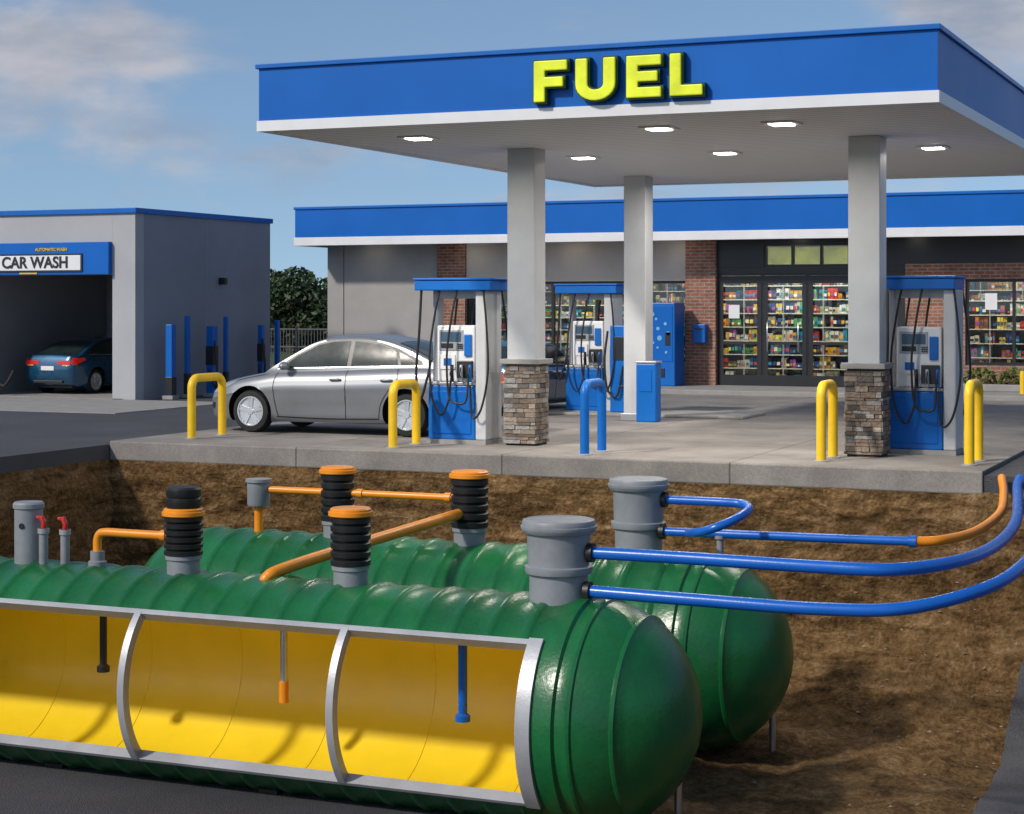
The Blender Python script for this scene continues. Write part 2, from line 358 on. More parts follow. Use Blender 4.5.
# ------------------------------------------------------------------ tanks
TR=.98; TZ=-1.65
def tank(name,vc,uA,uB,cut=None):
    g=group(name,(0,vc,TZ))
    st=[]
    nd=12
    for i in range(nd): 
        t=i/nd*math.pi/2; st.append((uA-TR*.9*math.cos(t),TR*math.sin(t)*1.0))
    u=uA+.08
    st.append((uA,TR))
    while u<uB-.08:
        for du,dr in ((-.060,0),(-.042,.010),(-.020,.022),(.020,.022),(.042,.010),(.060,0)): st.append((u+du,TR+dr))
        u+=.345
    if cut:
        for q in (cut[0],cut[1]): st.append((q,None))
    for du,dr in ((-.03,.032),(.03,.032),(.05,0)): st.append((uB+du,TR+dr))
    for i in range(1,nd+1):
        t=i/nd*math.pi/2; x=uB+.05+TR*.94*math.sin(t); r=TR*math.cos(t)
        if i in (1,4): st.append((x-.03,r+.012)); st.append((x-.012,r+.024)); st.append((x+.012,r+.018)); st.append((x+.022,r-.004))
        else: st.append((x,r))
    st.sort(key=lambda q:q[0])
    for i,(a,b) in enumerate(st):
        if b is None:
            st[i]=(a,st[i-1][1])
    A=[math.radians(45+275*i/60) for i in range(60)]+[math.radians(320+85*i/20) for i in range(20)]
    N=len(A); vs=[(a,-r*math.cos(t),r*math.sin(t)) for a,r in st for t in A]; fs=[]
    for i in range(len(st)-1):
        for j in range(N):
            if cut and j>=60 and st[i][0]>=cut[0]-1e-4 and st[i+1][0]<=cut[1]+1e-4: continue
            fs.append((i*N+j,i*N+(j+1)%N,(i+1)*N+(j+1)%N,(i+1)*N+j))
    mk('ribbed_hull',vs,fs,GREEN,g,True,32)
    if cut:
        r=TR-.06; us=[cut[0]-.3]+[cut[0]+(cut[1]-cut[0])*i/20 for i in range(21)]+[cut[1]+.1]
        vs=[(a,-r*math.cos(t),r*math.sin(t)) for a in us for t in A]; fs=[]
        for i in range(len(us)-1):
            for j in range(N):
                if j>=60 and 0<i<len(us)-2: continue
                fs.append((i*N+j,i*N+(j+1)%N,(i+1)*N+(j+1)%N,(i+1)*N+j))
        fs.append(tuple(range(N))); fs.append(tuple((len(us)-1)*N+j for j in range(N)))
        mk('inner_lining',vs,fs,YIN,g,True,30)
        def arc(nm,u0,u1,a0,a1,r0,r1,n,mat=FRAME):
            vs=[];fs=[]
            for i in range(n+1):
                t=math.radians(a0+(a1-a0)*i/n)
                for uu,rr in ((u0,r0),(u1,r0),(u1,r1),(u0,r1)): vs.append((uu,-rr*math.cos(t),rr*math.sin(t)))
            for i in range(n):
                for q in range(4): fs.append((i*4+q,i*4+(q+1)%4,i*4+4+(q+1)%4,i*4+4+q))
            fs.append((0,1,2,3)); fs.append(tuple(n*4+q for q in range(4)))
            mk(nm,vs,fs,mat,g,True,30)
        arc('cut_frame_right',cut[1]-.10,cut[1]+.03,-42,47,TR-.09,TR+.035,24)
        for i,q in enumerate((-4.38,-6.55,-8.75)): arc('cut_frame_rib_%d'%i,q-.035,q+.035,-40,45,TR-.06,TR+.03,24)
        arc('cut_frame_left',cut[0]-.03,cut[0]+.10,-42,47,TR-.09,TR+.035,24)
        arc('cut_frame_top',cut[0],cut[1]-.0,43.5,46.5,TR-.075,TR+.027,3)
        arc('cut_frame_bottom',cut[0],cut[1]-.0,-41.5,-39.4,TR-.075,TR+.027,3)
        for i in range(7): 
            q=-9.7+1.08*i; arc('lining_seam_%d'%i,q-.02,q+.02,46,319,TR-.066,TR-.0595,60,YIN)
        for nm,u,z,m,r in (('drop_tube_blue',-3.57,-1.80,BLUEP,.042),('drop_tube_steel',-5.42,-1.66,STEEL,.034),('drop_tube_dark',-7.46,-1.66,DARK,.036)):
            lathe(nm,[(r,z-TZ),(r,TR-.03)],m,g,(u,0,0),16)
            if nm=='drop_tube_steel': lathe('orange_probe_tip',[(r+.012,-.18),(r+.012,.02)],ORA,g,(u,0,0),16)
            else: lathe(nm+'_foot',[(r+.006,z-TZ-.05),(r+.028,z-TZ-.04),(r+.028,z-TZ+.01),(r+.004,z-TZ+.03)],m,g,(u,0,0),16)
    for i,(uu,vv) in enumerate(((uB+.72,.25),(uA-.5,.25))):
        lathe('support_post_%d'%i,[(.034,-1.04),(.034,-.5)],STEEL,g,(uu,vv,0),12)
    for i in range(4):
        uu=uA+.6+(uB-uA-1.2)*i/3
        box('saddle_%d'%i,uu-.1,uu+.1,-.45,.45,-1.06,-.88,DARK,g)
    return g
t1=tank('cutaway_fuel_storage_tank',-6.45,-10.7,-2.34,(-10.4,-2.53))
t2=tank('fuel_storage_tank',-3.38,-8.2,-2.34)

def sump(name,u,v,zt,r,zb=-.72):
    g=group(name,(u,v,0))
    lathe('sump_body',[(r*.86,zb),(r*.86,zb+.30),(r*.97,zb+.31),(r*1.0,zb+.34),(r*1.0,zb+.37),(r*.9,zb+.38),(r*.93,zt-.16),(r*.95,zt-.13)],SUMP,g,seg=64)
    lathe('sump_lid',[(r*.98,zt-.13),(r*1.04,zt-.125),(r*1.10,zt-.10),(r*1.12,zt-.085),(r*1.12,zt-.065),(r*1.08,zt-.06),(r*1.08,zt-.03),(r*1.05,zt-.015),(r*.98,zt-.008),(r*.93,zt-.018),(r*.5,zt-.014),(.01,zt-.01)],SUMP,g,seg=64)
    return g
sump('tank_sump',-2.64,-6.45,.03,.30,-.76); sump('tank_sump',-2.98,-3.38,.11,.285)
def riser(name,u,v,zt,r,cap=True,top=0):
    g=group(name,(u,v,0)); zb=-.52
    lathe('steel_collar',[(r*.86,-.74),(r*.86,zb-.03),(r*.95,zb-.02),(r*.95,zb+.02)],SUMP,g)
    p=[(r*.9,zb)]; z=zb+.01; n=6; h=(zt-.07-z)/n
    for i in range(n):
        for f,q in ((.1,.93),(.2,1.0),(.75,1.02),(.88,.96),(.95,.88)): p.append((r*q,z+h*f))
        z+=h
    lathe('corrugated_riser',p,RUB,g)
    lathe('orange_cap',[(r*1.04,zt-.08),(r*1.12,zt-.07),(r*1.12,zt-.035),(r*1.03,zt-.03),(r*1.03,zt-.012),(r*.95,zt),(.01,zt+.004)],ORA,g)
    if top: lathe('black_top_section',[(r*.86,zt),(r*.92,zt+.02),(r*.92,zt+.09),(r*.84,zt+.1),(r*.9,zt+.12),(r*.9,zt+top-.02),(r*.8,zt+top),(.01,zt+top)],RUB,g)
riser('manhole_riser',-4.71,-6.45,.03,.185); riser('manhole_riser',-6.53,-6.45,-.05,.185,top=.2)
riser('manhole_riser',-4.91,-3.38,.11,.2); riser('manhole_riser',-6.53,-3.38,.10,.185)
g=group('vent_fitting',(-7.55,-3.38,0)); lathe('canister',[(.12,-.38),(.13,-.36),(.13,-.12),(.15,-.11),(.15,-.075),(.01,-.07)],SUMP,g); lathe('stem',[(.05,-.72),(.05,-.38)],ORA,g)
g=group('pipe_fitting',(-7.53,-6.45,0)); lathe('collar',[(.09,-.7),(.09,-.62),(.07,-.61),(.07,-.52),(.01,-.52)],SUMP,g)
g=group('tank_monitor_canister',(-8.36,-6.45,0)); lathe('canister',[(.14,-.70),(.14,-.14),(.155,-.13),(.155,-.09),(.14,-.07),(.01,-.07)],SUMP,g); lathe('hole',[(.03,0),(.03,.01)],DARK,g,(.02,-.145,-.3),12,'y')
for i,(u,h) in enumerate(((-8.14,-.32),(-7.88,-.32))):
    g=group('valve_stem',(u,-6.5,0)); lathe('pipe',[(.045,-.72),(.045,h)],SUMP,g,seg=16); lathe('collar',[(.058,h-.05),(.058,h)],GREYM,g,seg=16)
    tube('red_handle',[(0,0,h),(0,-.0,h+.06),(-.04,0,h+.12)],.026,RED,g); box('lever',-.08,.0,-.02,.02,h+.09,h+.12,RED,g,.006)

# pipes
g=group('orange_vapour_pipe'); tube('pipe',[(-7.53,-6.45,-.55),(-7.53,-6.45,-.42),(-7.5,-6.45,-.35),(-7.42,-6.45,-.33),(-7.2,-6.45,-.33),(-6.6,-6.45,-.33)],.042,ORA,g)
lathe('coupling',[(.055,0),(.055,.06)],ORA,g,(-6.78,-6.45,-.33),16,'x')
g=group('orange_vapour_pipe'); tube('pipe',[(-7.4,-3.38,-.19),(-6.5,-3.38,-.19),(-5.0,-3.38,-.19)],.038,ORA,g)
lathe('coupling_a',[(.052,0),(.052,.07)],ORA,g,(-6.28,-3.38,-.19),16,'x'); lathe('coupling_b',[(.052,0),(.052,.07)],ORA,g,(-5.2,-3.38,-.19),16,'x')
g=group('orange_vapour_pipe'); tube('pipe',[(-5.60,-6.5,-.74),(-5.57,-6.5,-.66),(-5.50,-6.35,-.60),(-5.35,-5.6,-.52),(-5.0,-3.8,-.36),(-4.95,-3.5,-.34)],.058,ORA,g)
g=group('blue_fuel_pipe'); tube('pipe',[(-2.35,-6.45,-.26),(-1.5,-6.45,-.26),(-.3,-6.45,-.27),(.3,-6.35,-.27),(.70,-5.7,-.26),(.84,-4.6,-.25),(.78,-3.0,-.23),(.58,-1.4,-.18),(.44,-.45,-.12),(.42,-.10,-.06)],.055,BLUEP,g)
lathe('flange',[(.085,0),(.085,.05)],RUB,g,(-2.36,-6.45,-.26),20,'x')
g=group('blue_fuel_pipe'); tube('pipe',[(-2.35,-6.5,-.59),(-1.4,-6.52,-.60),(-.3,-6.5,-.61),(.4,-6.35,-.58),(.95,-5.75,-.46),(1.15,-4.8,-.34),(1.15,-3.0,-.24),(.85,-1.0,-.14),(.70,-.12,-.06)],.055,BLUEP,g)
lathe('flange',[(.085,0),(.085,.05)],RUB,g,(-2.37,-6.5,-.59),20,'x')
g=group('blue_fuel_pipe'); tube('pipe',[(-2.7,-3.38,-.11),(-2.1,-3.38,-.11),(-1.85,-3.4,-.12),(-1.74,-3.6,-.15),(-1.80,-3.85,-.22),(-1.97,-3.98,-.30),(-2.15,-3.9,-.36),(-2.3,-3.7,-.40),(-2.4,-3.5,-.43)],.045,BLUEP,g)
lathe('flange',[(.08,0),(.08,.05)],RUB,g,(-2.72,-3.38,-.11),20,'x')
g=group('fuel_pipe'); tube('blue_run',[(-2.7,-3.45,-.43),(-1.5,-3.45,-.42),(-.12,-3.4,-.41)],.045,BLUEP,g)
tube('orange_run',[(-.12,-3.4,-.41),(.12,-3.25,-.40),(.33,-2.6,-.38),(.42,-1.6,-.30),(.33,-.7,-.18),(.22,-.10,-.06)],.048,ORA,g)
lathe('coupling',[(.06,0),(.06,.07)],BLUEP,g,(-.17,-3.4,-.41),20,'x'); lathe('flange',[(.08,0),(.08,.05)],RUB,g,(-2.72,-3.45,-.43),20,'x')
lathe('support_stub',[(.035,-.78),(.035,-.48),(.055,-.475),(.055,-.44)],SUMP,g,(-2.08,-3.45,0),16)

# ------------------------------------------------------------------ canopy
g=group('fuel_canopy')
CU0,CU1,CV0,CV1=-8.20,-.10,-2.3,9.1
box('soffit',CU0+.06,CU1-.06,CV0+.06,CV1-.06,4.02,4.10,SOFF,g)
box('roof_deck',CU0+.1,CU1-.1,CV0+.1,CV1-.1,4.55,4.62,ROOFM,g)
def ring(nm,o,z0,z1,mat,t=.08,bev=0):
    a,b,c,d=CU0-o,CU1+o,CV0-o,CV1+o
    box(nm+'_front',a,b,c,c+t,z0,z1,mat,g,bev); box(nm+'_back',a,b,d-t,d,z0,z1,mat,g,bev)
    box(nm+'_left',a,a+t,c+t,d-t,z0,z1,mat,g,bev); box(nm+'_right',b-t,b,c+t,d-t,z0,z1,mat,g,bev)
ring('white_band',.02,3.99,4.115,WHITE); ring('blue_fascia',0.0,4.117,4.74,BLUED); ring('cap_trim',.035,4.742,4.80,BLUE,.12,.008)
for i,(u,v) in enumerate(((-6.9,-.6),(-3.7,-.6),(-2.2,-.6),(-1.2,3.4),(-4.0,3.1),(-6.1,3.1),(-2.6,6.6),(-5.4,6.6))):  # last two lamps have no fixture, added to fill light under the canopy
    if i<6:
        box('downlight_%d'%i,u-.13,u+.13,v-.13,v+.13,3.985,4.018,GLOW,g,.008)
        for q,(a,b,c,d) in enumerate(((-.2,.2,-.2,-.135),(-.2,.2,.135,.2),(-.2,-.135,-.135,.135),(.135,.2,-.135,.135))): box('lamp_trim_%d_%d'%(i,q),u+a,u+b,v+c,v+d,3.998,4.02,WHITE,g)
    l=bpy.data.lights.new('canopy_lamp','AREA'); l.energy=58; l.color=(1,.93,.83); l.size=.26; l.spread=math.radians(170)
    o=bpy.data.objects.new('downlight_and_fill_lamp_%d'%i,l); COL.objects.link(o); o.location=(u,v,3.97); o.parent=g
def pillar(u,v,w=.2,stone=True):
    box('pillar_shaft',u-w,u+w,v-w,v+w,1.1 if stone else 0,4.02,PILL,g,.012)
    if not stone: box('pillar_foot',u-w-.04,u+w+.04,v-w-.04,v+w+.04,0,.12,GREYM,g,.01); return
    box('pillar_cap',u-.28,u+.28,v-.28,v+.28,1.10,1.17,CURBM,g,.01)
    m=MB(); z=.03; m.box(u-.21,u+.21,v-.21,v+.21,0,1.1,(.03,.027,.025))
    while z<1.08:
        h=min(.035+.04*R(),1.095-z)
        for s in range(4):
            t=-.23
            while t<.23:
                L_=.09+.16*R(); e=min(.23,t+L_); 
                if .23-e<.05: e=.23
                d=.225+.025*R(); c=random.choice([(.22,.17,.13),(.15,.115,.09),(.28,.235,.19),(.11,.095,.085),(.20,.14,.10),(.25,.24,.23)]); kk=.75+.45*R(); c=tuple(x*kk for x in c)
                if s==0: m.box(u+t,u+e-.006,v-d,v-.2,z,z+h-.006,c)
                if s==1: m.box(u+t,u+e-.006,v+.2,v+d,z,z+h-.006,c)
                if s==2: m.box(u-d,u-.2,v+t,v+e-.006,z,z+h-.006,c)
                if s==3: m.box(u+.2,u+d,v+t,v+e-.006,z,z+h-.006,c)
                t=e
        z+=h
    m.build('stacked_stone_base',STONE,g)
pillar(-6.37,1.65); pillar(-1.70,1.65); pillar(-6.75,7.3,.19,False)

# FUEL letters
g=group('fuel_sign',(-4.56,-2.3,4.17))
def letter(nm,outline,x,wd,ht):
    for k_,(o,d0,d1,mat) in enumerate(((.0,.10,.135,FUELY),(.018,.0,.098,FUELD))):
        P=[Vector((p[0]*wd,p[1]*ht)) for p in outline]; n=len(P); Q=[]
        area=sum(P[i].x*P[(i+1)%n].y-P[(i+1)%n].x*P[i].y for i in range(n)); sg=1 if area>0 else -1
        for i in range(n):
            a,b,c=P[i-1],P[i],P[(i+1)%n]; e1=(b-a).normalized(); e2=(c-b).normalized()
            n1=Vector((e1.y,-e1.x))*sg; n2=Vector((e2.y,-e2.x))*sg; m_=(n1+n2); m_=m_/max(.3,m_.length_squared)*2
            Q.append(b+m_*o)
        vs=[(x+q.x,-d0,q.y) for q in Q]+[(x+q.x,-d1,q.y) for q in Q]
        fs=[tuple(range(n)),tuple(range(n,2*n))]+[(i,(i+1)%n,n+(i+1)%n,n+i) for i in range(n)]
        ob=mk(nm+('_face' if k_==0 else '_return'),vs,fs,mat,g)
        if k_==0:
            b_=ob.modifiers.new('b','BEVEL'); b_.width=.012; b_.segments=2
s=.33
Fo=[(0,0),(s,0),(s,.36),(.88,.36),(.88,.60),(s,.60),(s,.76),(1,.76),(1,1),(0,1)]
Eo=[(0,0),(1,0),(1,.24),(s,.24),(s,.38),(.9,.38),(.9,.62),(s,.62),(s,.76),(1,.76),(1,1),(0,1)]
Lo=[(0,0),(1,0),(1,.25),(s*1.05,.25),(s*1.05,1),(0,1)]
Uo=[(0,1),(0,.38)]+[(.5-.5*math.cos(t),.38-.40*math.sin(t)) for t in [math.pi*i/12 for i in range(1,12)]]+[(1,.38),(1,1),(.70,1),(.70,.38)]+[(.5+.20*math.cos(t),.38-.14*math.sin(t)) for t in [math.pi*i/8 for i in range(1,8)]]+[(.30,.38),(.30,1)]
letter('letter_f',Fo,0,.40,.46); letter('letter_u',Uo,.50,.47,.46); letter('letter_e',Eo,1.10,.40,.46); letter('letter_l',Lo,1.60,.37,.46)

# ------------------------------------------------------------------ dispensers
def dispenser(u,v,rz=0,flip=1,hl=.58,hr=.56):
    g=group('fuel_dispenser',(u,v,.0),rz)
    f=flip
    def bx(nm,a,b,*r,**k):
        a,b=(a*f,b*f); 
        if a>b:a,b=b,a
        return box(nm,a,b,*r,**k)
    bx('plinth',-.44,.46,-.28,.28,0,.06,CURBM,g)
    bx('lower_cabinet',-.42,.29,-.25,.25,.06,.80,BLUE,g,bevel=.015)
    bx('cabinet_panel',-.36,.23,-.262,-.252,.14,.72,BLUED,g,bevel=.004)
    bx('cabinet_top_trim',-.43,.295,-.262,.262,.805,.845,GREYM,g,bevel=.006)
    bx('side_column',.30,.46,-.27,.27,.06,2.10,PILL,g,bevel=.02)
    bx('slim_post',-.42,-.35,-.10,.10,.85,2.10,GREYM,g,bevel=.01)
    bx('head_unit',-.30,.27,-.22,.22,.85,1.62,WHITE,g,bevel=.02)
    bx('bezel',-.26,.10,-.232,-.222,1.28,1.56,GREYM,g,bevel=.004)
    bx('display',-.23,.07,-.238,-.2335,1.40,1.53,SCRN,g); bx('price_display',-.23,-.05,-.238,-.2335,1.31,1.375,DARK,g)
    bx('card_reader',.12,.23,-.25,-.222,1.20,1.50,BLUE,g,bevel=.01); bx('logo_plate',-.24,-.02,-.236,-.223,1.02,1.22,WHITE,g); bx('logo',-.19,-.07,-.24,-.2365,1.07,1.17,BLUE,g)
    for i in range(3):
        for j in range(3): bx('key_%d%d'%(i,j),.02+.028*i,.04+.028*i,-.242,-.233,1.30+.026*j,1.318+.026*j,DARK,g)
    bx('nozzle_boot',.02,.25,-.27,-.222,.90,1.14,DARK,g,bevel=.01)
    bx('header',-hl,hr,-.36,.36,2.10,2.235,BLUE,g,bevel=.012); bx('header_top_trim',-hl-.02,hr+.02,-.38,.38,2.237,2.27,BLUED,g,bevel=.01)
    bx('mid_beam',-.35,.30,-.08,.08,1.99,2.10,GREYM,g)
    for q in (-1,1):
        for i,x in enumerate((-.10,.16)):
            X=x*f
            tube('hose_%d_%d'%(q,i),[(X-.12*f,q*.30,2.10),(X-.18*f,q*.34,1.75),(X-.24*f,q*.37,1.2),(X-.20*f,q*.38,.66),(X-.06*f,q*.39,.40+.16*i),(X+.05*f,q*.38,.60),(X+.06*f,q*.33,.85),(X+.07*f,q*.30,1.0)],.015,RUB,g)
        for i,x in enumerate((-.05,.09,.22)):
            X=x*f
            tube('nozzle_grip_%d_%d'%(q,i),[(X+.02*f,q*.30,.86),(X+.02*f,q*.315,.98),(X+.01*f,q*.29,1.08)],.024,(RUB,GREYM,BLUE)[i],g)
            tube('nozzle_guard_%d_%d'%(q,i),[(X+.02*f,q*.32,.90),(X+.02*f,q*.37,.96),(X+.02*f,q*.33,1.05)],.009,RUB,g)
        tube('outer_hose_%d'%q,[(-.50*f,q*.30,2.10),(-.52*f,q*.33,1.5),(-.56*f,q*.34,.95),(-.50*f,q*.34,.60),(-.40*f,q*.32,.9),(-.36*f,q*.28,1.15)],.018,RUB,g)
        tube('side_hose_%d'%q,[(.44*f,q*.31,2.10),(.50*f,q*.34,1.6),(.53*f,q*.36,1.0),(.44*f,q*.38,.5),(.30*f,q*.36,.38),(.25*f,q*.33,.8)],.015,RUB,g)
    return g
dispenser(-7.30,1.62); dispenser(-8.10,8.75); dispenser(-1.13,2.35,0,1,.50,.46)
box('dispenser_island',-9.2,-5.2,8.1,9.5,0,.05,CURBM,bevel=.015)
g=group('air_service_tower',(-7.5,8.6,.05)); box('body',-.16,.16,-.2,.2,0,1.5,BLUE,g,.02); box('face',-.10,.10,-.212,-.202,.9,1.3,DARK,g,.004)
tube('hose_a',[(-.2,-.2,1.4),(-.24,-.24,.9),(-.18,-.26,.4),(0,-.26,.3),(.1,-.24,.8)],.02,RUB,g); tube('hose_b',[(.2,-.2,1.4),(.25,-.24,.9),(.2,-.26,.5),(.05,-.26,.45)],.02,RUB,g)
g=group('air_pump_kiosk',(-6.45,6.95,0)); box('body',-.17,.17,-.14,.14,0,.95,BLUE,g,.02); box('face',-.10,.10,-.152,-.142,.5,.85,BLUED,g); box('top',-.18,.18,-.15,.15,.952,.99,GREYM,g,.01)

def hoop(name,u,v,mat,Ls=.6,h=.88,rz=90,r=.06):
    g=group(name,(u,v,0),rz); q=.14
    pts=[(0,0,-.02),(0,0,h-q)]+[(q-q*math.cos(t),0,h-q+q*math.sin(t)) for t in [math.pi/2*i/8 for i in range(1,9)]]+[(Ls-q+q*math.sin(t),0,h-q+q*math.cos(t)) for t in [math.pi/2*i/8 for i in range(0,9)]]+[(Ls,0,-.02)]
    tube('hoop',pts,r,mat,g,False)
    for i,x in enumerate((0,Ls)): lathe('flange_%d'%i,[(r+.035,0),(r+.035,.012),(r+.002,.02)],GREYM,g,(x,0,0),20)
hoop('yellow_bollard_hoop',-11.15,.75,YEL,.80,.86); hoop('yellow_bollard_hoop',-7.76,.38,YEL,.70,.84)
hoop('yellow_bollard_hoop',-2.02,.55,YEL,.6,.92); hoop('yellow_bollard_hoop',-.28,.72,YEL,.65,.95)
hoop('blue_bollard_hoop',-5.0,.30,BLUE,.62,.90)

# ------------------------------------------------------------------ car
def ci(P,x):
    n=len(P)
    if x<=P[0][0]: return P[0][1]
    if x>=P[-1][0]: return P[-1][1]
    for i in range(n-1):
        if x<=P[i+1][0]: break
    x0,y0=P[i];x1,y1=P[i+1];h=x1-x0
    s=(y1-y0)/h
    sl=(y0-P[i-1][1])/(x0-P[i-1][0]) if i>0 else s
    sr=(P[i+2][1]-y1)/(P[i+2][0]-x1) if i<n-2 else s
    m0=0 if sl*s<=0 else 2*sl*s/(sl+s); m1=0 if sr*s<=0 else 2*sr*s/(sr+s)
    t=(x-x0)/h
    return y0*(2*t**3-3*t*t+1)+m0*h*(t**3-2*t*t+t)+y1*(-2*t**3+3*t*t)+m1*h*(t**3-t*t)
PD=[(-2.2,.70),(-2.17,.86),(-2.10,.99),(-1.7,1.02),(-1.0,1.0),(0,.955),(.8,.93),(1.2,.875),(1.6,.80),(1.9,.715),(2.08,.63),(2.17,.54),(2.2,.46)]
PB=[(-2.2,.50),(-2.17,.36),(-2.08,.27),(-1.85,.20),(0,.18),(1.85,.17),(2.08,.20),(2.17,.27),(2.2,.36)]
PW=[(-2.2,.58),(-2.15,.72),(-2.0,.81),(-1.6,.875),(-1.0,.89),(1.1,.89),(1.6,.865),(1.9,.79),(2.08,.66),(2.17,.50),(2.2,.36)]
PF=[(0,.90),(.08,.95),(.25,.975),(.5,1.0),(.72,.99),(.84,.965),(.93,.91),(1.0,.82)]
PR=[(-2.0,.96),(-1.85,1.0),(-1.5,1.15),(-1.15,1.30),(-.8,1.40),(-.4,1.45),(0,1.44),(.3,1.375),(.65,1.19),(1.0,.97),(1.12,.88)]
def bodyY(x,z):
    b,d=ci(PB,x),ci(PD,x); s=max(0,min(1,(z-b)/(d-b)));  
    cre=.014*math.exp(-((s-.66)/.05)**2)-.012*math.exp(-((s-.30)/.10)**2)*(1 if abs(x)<.8 else 0)*max(0,1-abs(x)/.8)**.3
    return ci(PW,x)*ci(PF,s)+cre
def gy(z): 
    t=max(0,(z-.93)/.52); return .775-.20*t**1.15
def panel(name,outline,fn,mat,parent,cuts=4):
    bm=bmesh.new(); vv=[bm.verts.new((a,b,0)) for a,b in outline]; bm.faces.new(vv)
    bmesh.ops.triangulate(bm,faces=bm.faces[:]); bmesh.ops.subdivide_edges(bm,edges=bm.edges[:],cuts=cuts,use_grid_fill=True)
    for v in bm.verts: v.co=fn(v.co.x,v.co.y)
    me=bpy.data.meshes.new(name); bm.to_mesh(me); bm.free(); me.materials.append(mat); me.polygons.foreach_set('use_smooth',[True]*len(me.polygons))
    o=bpy.data.objects.new(name,me); COL.objects.link(o); o.parent=parent; return o
def strip(name,line,fn,mat,parent,w=.006):
    P=cr([(a,b,0) for a,b in line],8); vs=[];fs=[]
    for i,p in enumerate(P):
        q=P[min(i+1,len(P)-1)]-P[max(i-1,0)]; q.normalize(); nx,ny=-q.y*w,q.x*w
        vs.append(fn(p.x+nx,p.y+ny)); vs.append(fn(p.x-nx,p.y-ny))
    for i in range(len(P)-1): fs.append((2*i,2*i+1,2*i+3,2*i+2))
    mk(name,vs,fs,mat,parent,True)
def car(name,loc,rz,paint,s=1):
    g=group(name,loc,rz,s)
    xs=[-2.2+4.4*i/88 for i in range(89)]
    S=[0,.04,.08,.16,.25,.36,.5,.6,.66,.72,.78,.84,.89,.93,.97,1.0]; T=[.9,.75,.5,.25,0]
    vs=[];fs=[]
    for x in xs:
        b,d=ci(PB,x),ci(PD,x); half=[(0,b),(ci(PW,x)*.5,b)]
        half+=[(bodyY(x,b+(d-b)*q),b+(d-b)*q) for q in S]; yt=half[-1][0]
        half+=[(yt*q,d+.035*(1-q*q)*min(1,(2.2-abs(x))*3+.1)) for q in T]
        full=half+[(-y,z) for y,z in half[-2:0:-1]]; n=len(full); vs+=[(x,y,z) for y,z in full]
    for i in range(len(xs)-1):
        for j in range(n): fs.append((i*n+j,i*n+(j+1)%n,(i+1)*n+(j+1)%n,(i+1)*n+j))
    fs.append(tuple(range(n))); fs.append(tuple((len(xs)-1)*n+j for j in range(n)))
    body=mk('body',vs,fs,[paint,RUB],g)
    WX=(1.32,-1.28)
    for wx in WX:
        for sy in (1,-1):
            c=lathe('cut',[(.375,.60),(.375,1.2)],[paint,RUB],None,(wx,0,.325),48,'y')
            if sy<0:
                for v in c.data.vertices: v.co.y*=-1
                c.data.flip_normals()
            for p in c.data.polygons: p.material_index=1
            c.parent=g
            md=body.modifiers.new('c','BOOLEAN'); md.operation='DIFFERENCE'; md.object=c; md.solver='EXACT'
            bpy.context.view_layer.update(); dg=bpy.context.evaluated_depsgraph_get()
            nm=bpy.data.meshes.new_from_object(body.evaluated_get(dg)); body.modifiers.clear(); body.data=nm; bpy.data.objects.remove(c,do_unlink=True)
    me=body.data; me.polygons.foreach_set('use_smooth',[True]*len(me.polygons)); me.set_sharp_from_angle(angle=math.radians(32))
    vs=[];fs=[]; xs=[-1.98+3.08*i/70 for i in range(71)]
    for x in xs:
        zb=ci(PD,x)-.08; r=max(ci(PR,x),zb+.02); h=r-zb; half=[]
        for q in (0,.2,.4,.6,.75,.87,.94): half.append((gy(zb+q*h)*(1),zb+q*h))
        ye=gy(r); half+=[(ye-.012,r-.045*min(1,h)),(ye-.035,r-.02*min(1,h)),(ye-.08,r-.004)]
        half+=[((ye-.08)*q,r+.02*(1-q*q)) for q in (.75,.5,.25,0)]
        full=half+[(-y,z) for y,z in half[-2::-1]]; n=len(full); vs+=[(x,y,z) for y,z in full]
    for i in range(len(xs)-1):
        for j in range(n-1): fs.append((i*n+j,i*n+j+1,(i+1)*n+j+1,(i+1)*n+j))
    mk('roof_and_pillars',vs,fs,paint,g,True,50)
    for sd_ in (1,-1):
        t='L' if sd_>0 else 'R'
        gs=lambda o:(lambda x,z:(x,sd_*(gy(z)+o),z)); bs=lambda o:(lambda x,z:(x,sd_*(bodyY(x,z)+o),z))
        panel('window_trim_'+t,[(.90,.965),(.60,1.165),(.27,1.335),(0,1.385),(-.4,1.398),(-.78,1.35),(-1.08,1.265),(-1.48,1.09),(-1.50,1.035),(-1.2,1.018)],gs(.004),DARK,g)
        panel('window_front_'+t,[(.80,.985),(.57,1.150),(.25,1.31),(0,1.36),(-.27,1.372),(-.27,1.0)],gs(.009),WINM,g)
        panel('window_rear_'+t,[(-.34,1.0),(-.34,1.372),(-.76,1.325),(-1.04,1.24),(-1.10,1.03)],gs(.009),WINM,g)
        panel('window_quarter_'+t,[(-1.15,1.035),(-1.10,1.215),(-1.40,1.085),(-1.38,1.05)],gs(.009),WINM,g)
        strip('belt_chrome_'+t,[(.88,.955),(0,.985),(-1.1,1.015),(-1.5,1.025)],gs(.012),STEEL,g,.008)
        for i,l in enumerate(([(.86,.93),(.90,.7),(.84,.3),(.80,.24)],[(-.30,.95),(-.31,.6),(-.30,.24)],[(-1.13,.98),(-1.14,.82),(-.98,.62),(-.88,.45),(-.84,.25)])): strip('door_gap_%d_%s'%(i,t),l,bs(.003),RUB,g,.006)
        strip('sill_gap_'+t,[(.85,.25),(0,.235),(-.84,.25)],bs(.003),RUB,g,.008)
        strip('hood_gap_'+t,[(1.95,.665),(1.5,.79),(1.1,.865),(.95,.90)],bs(.003),RUB,g,.004)
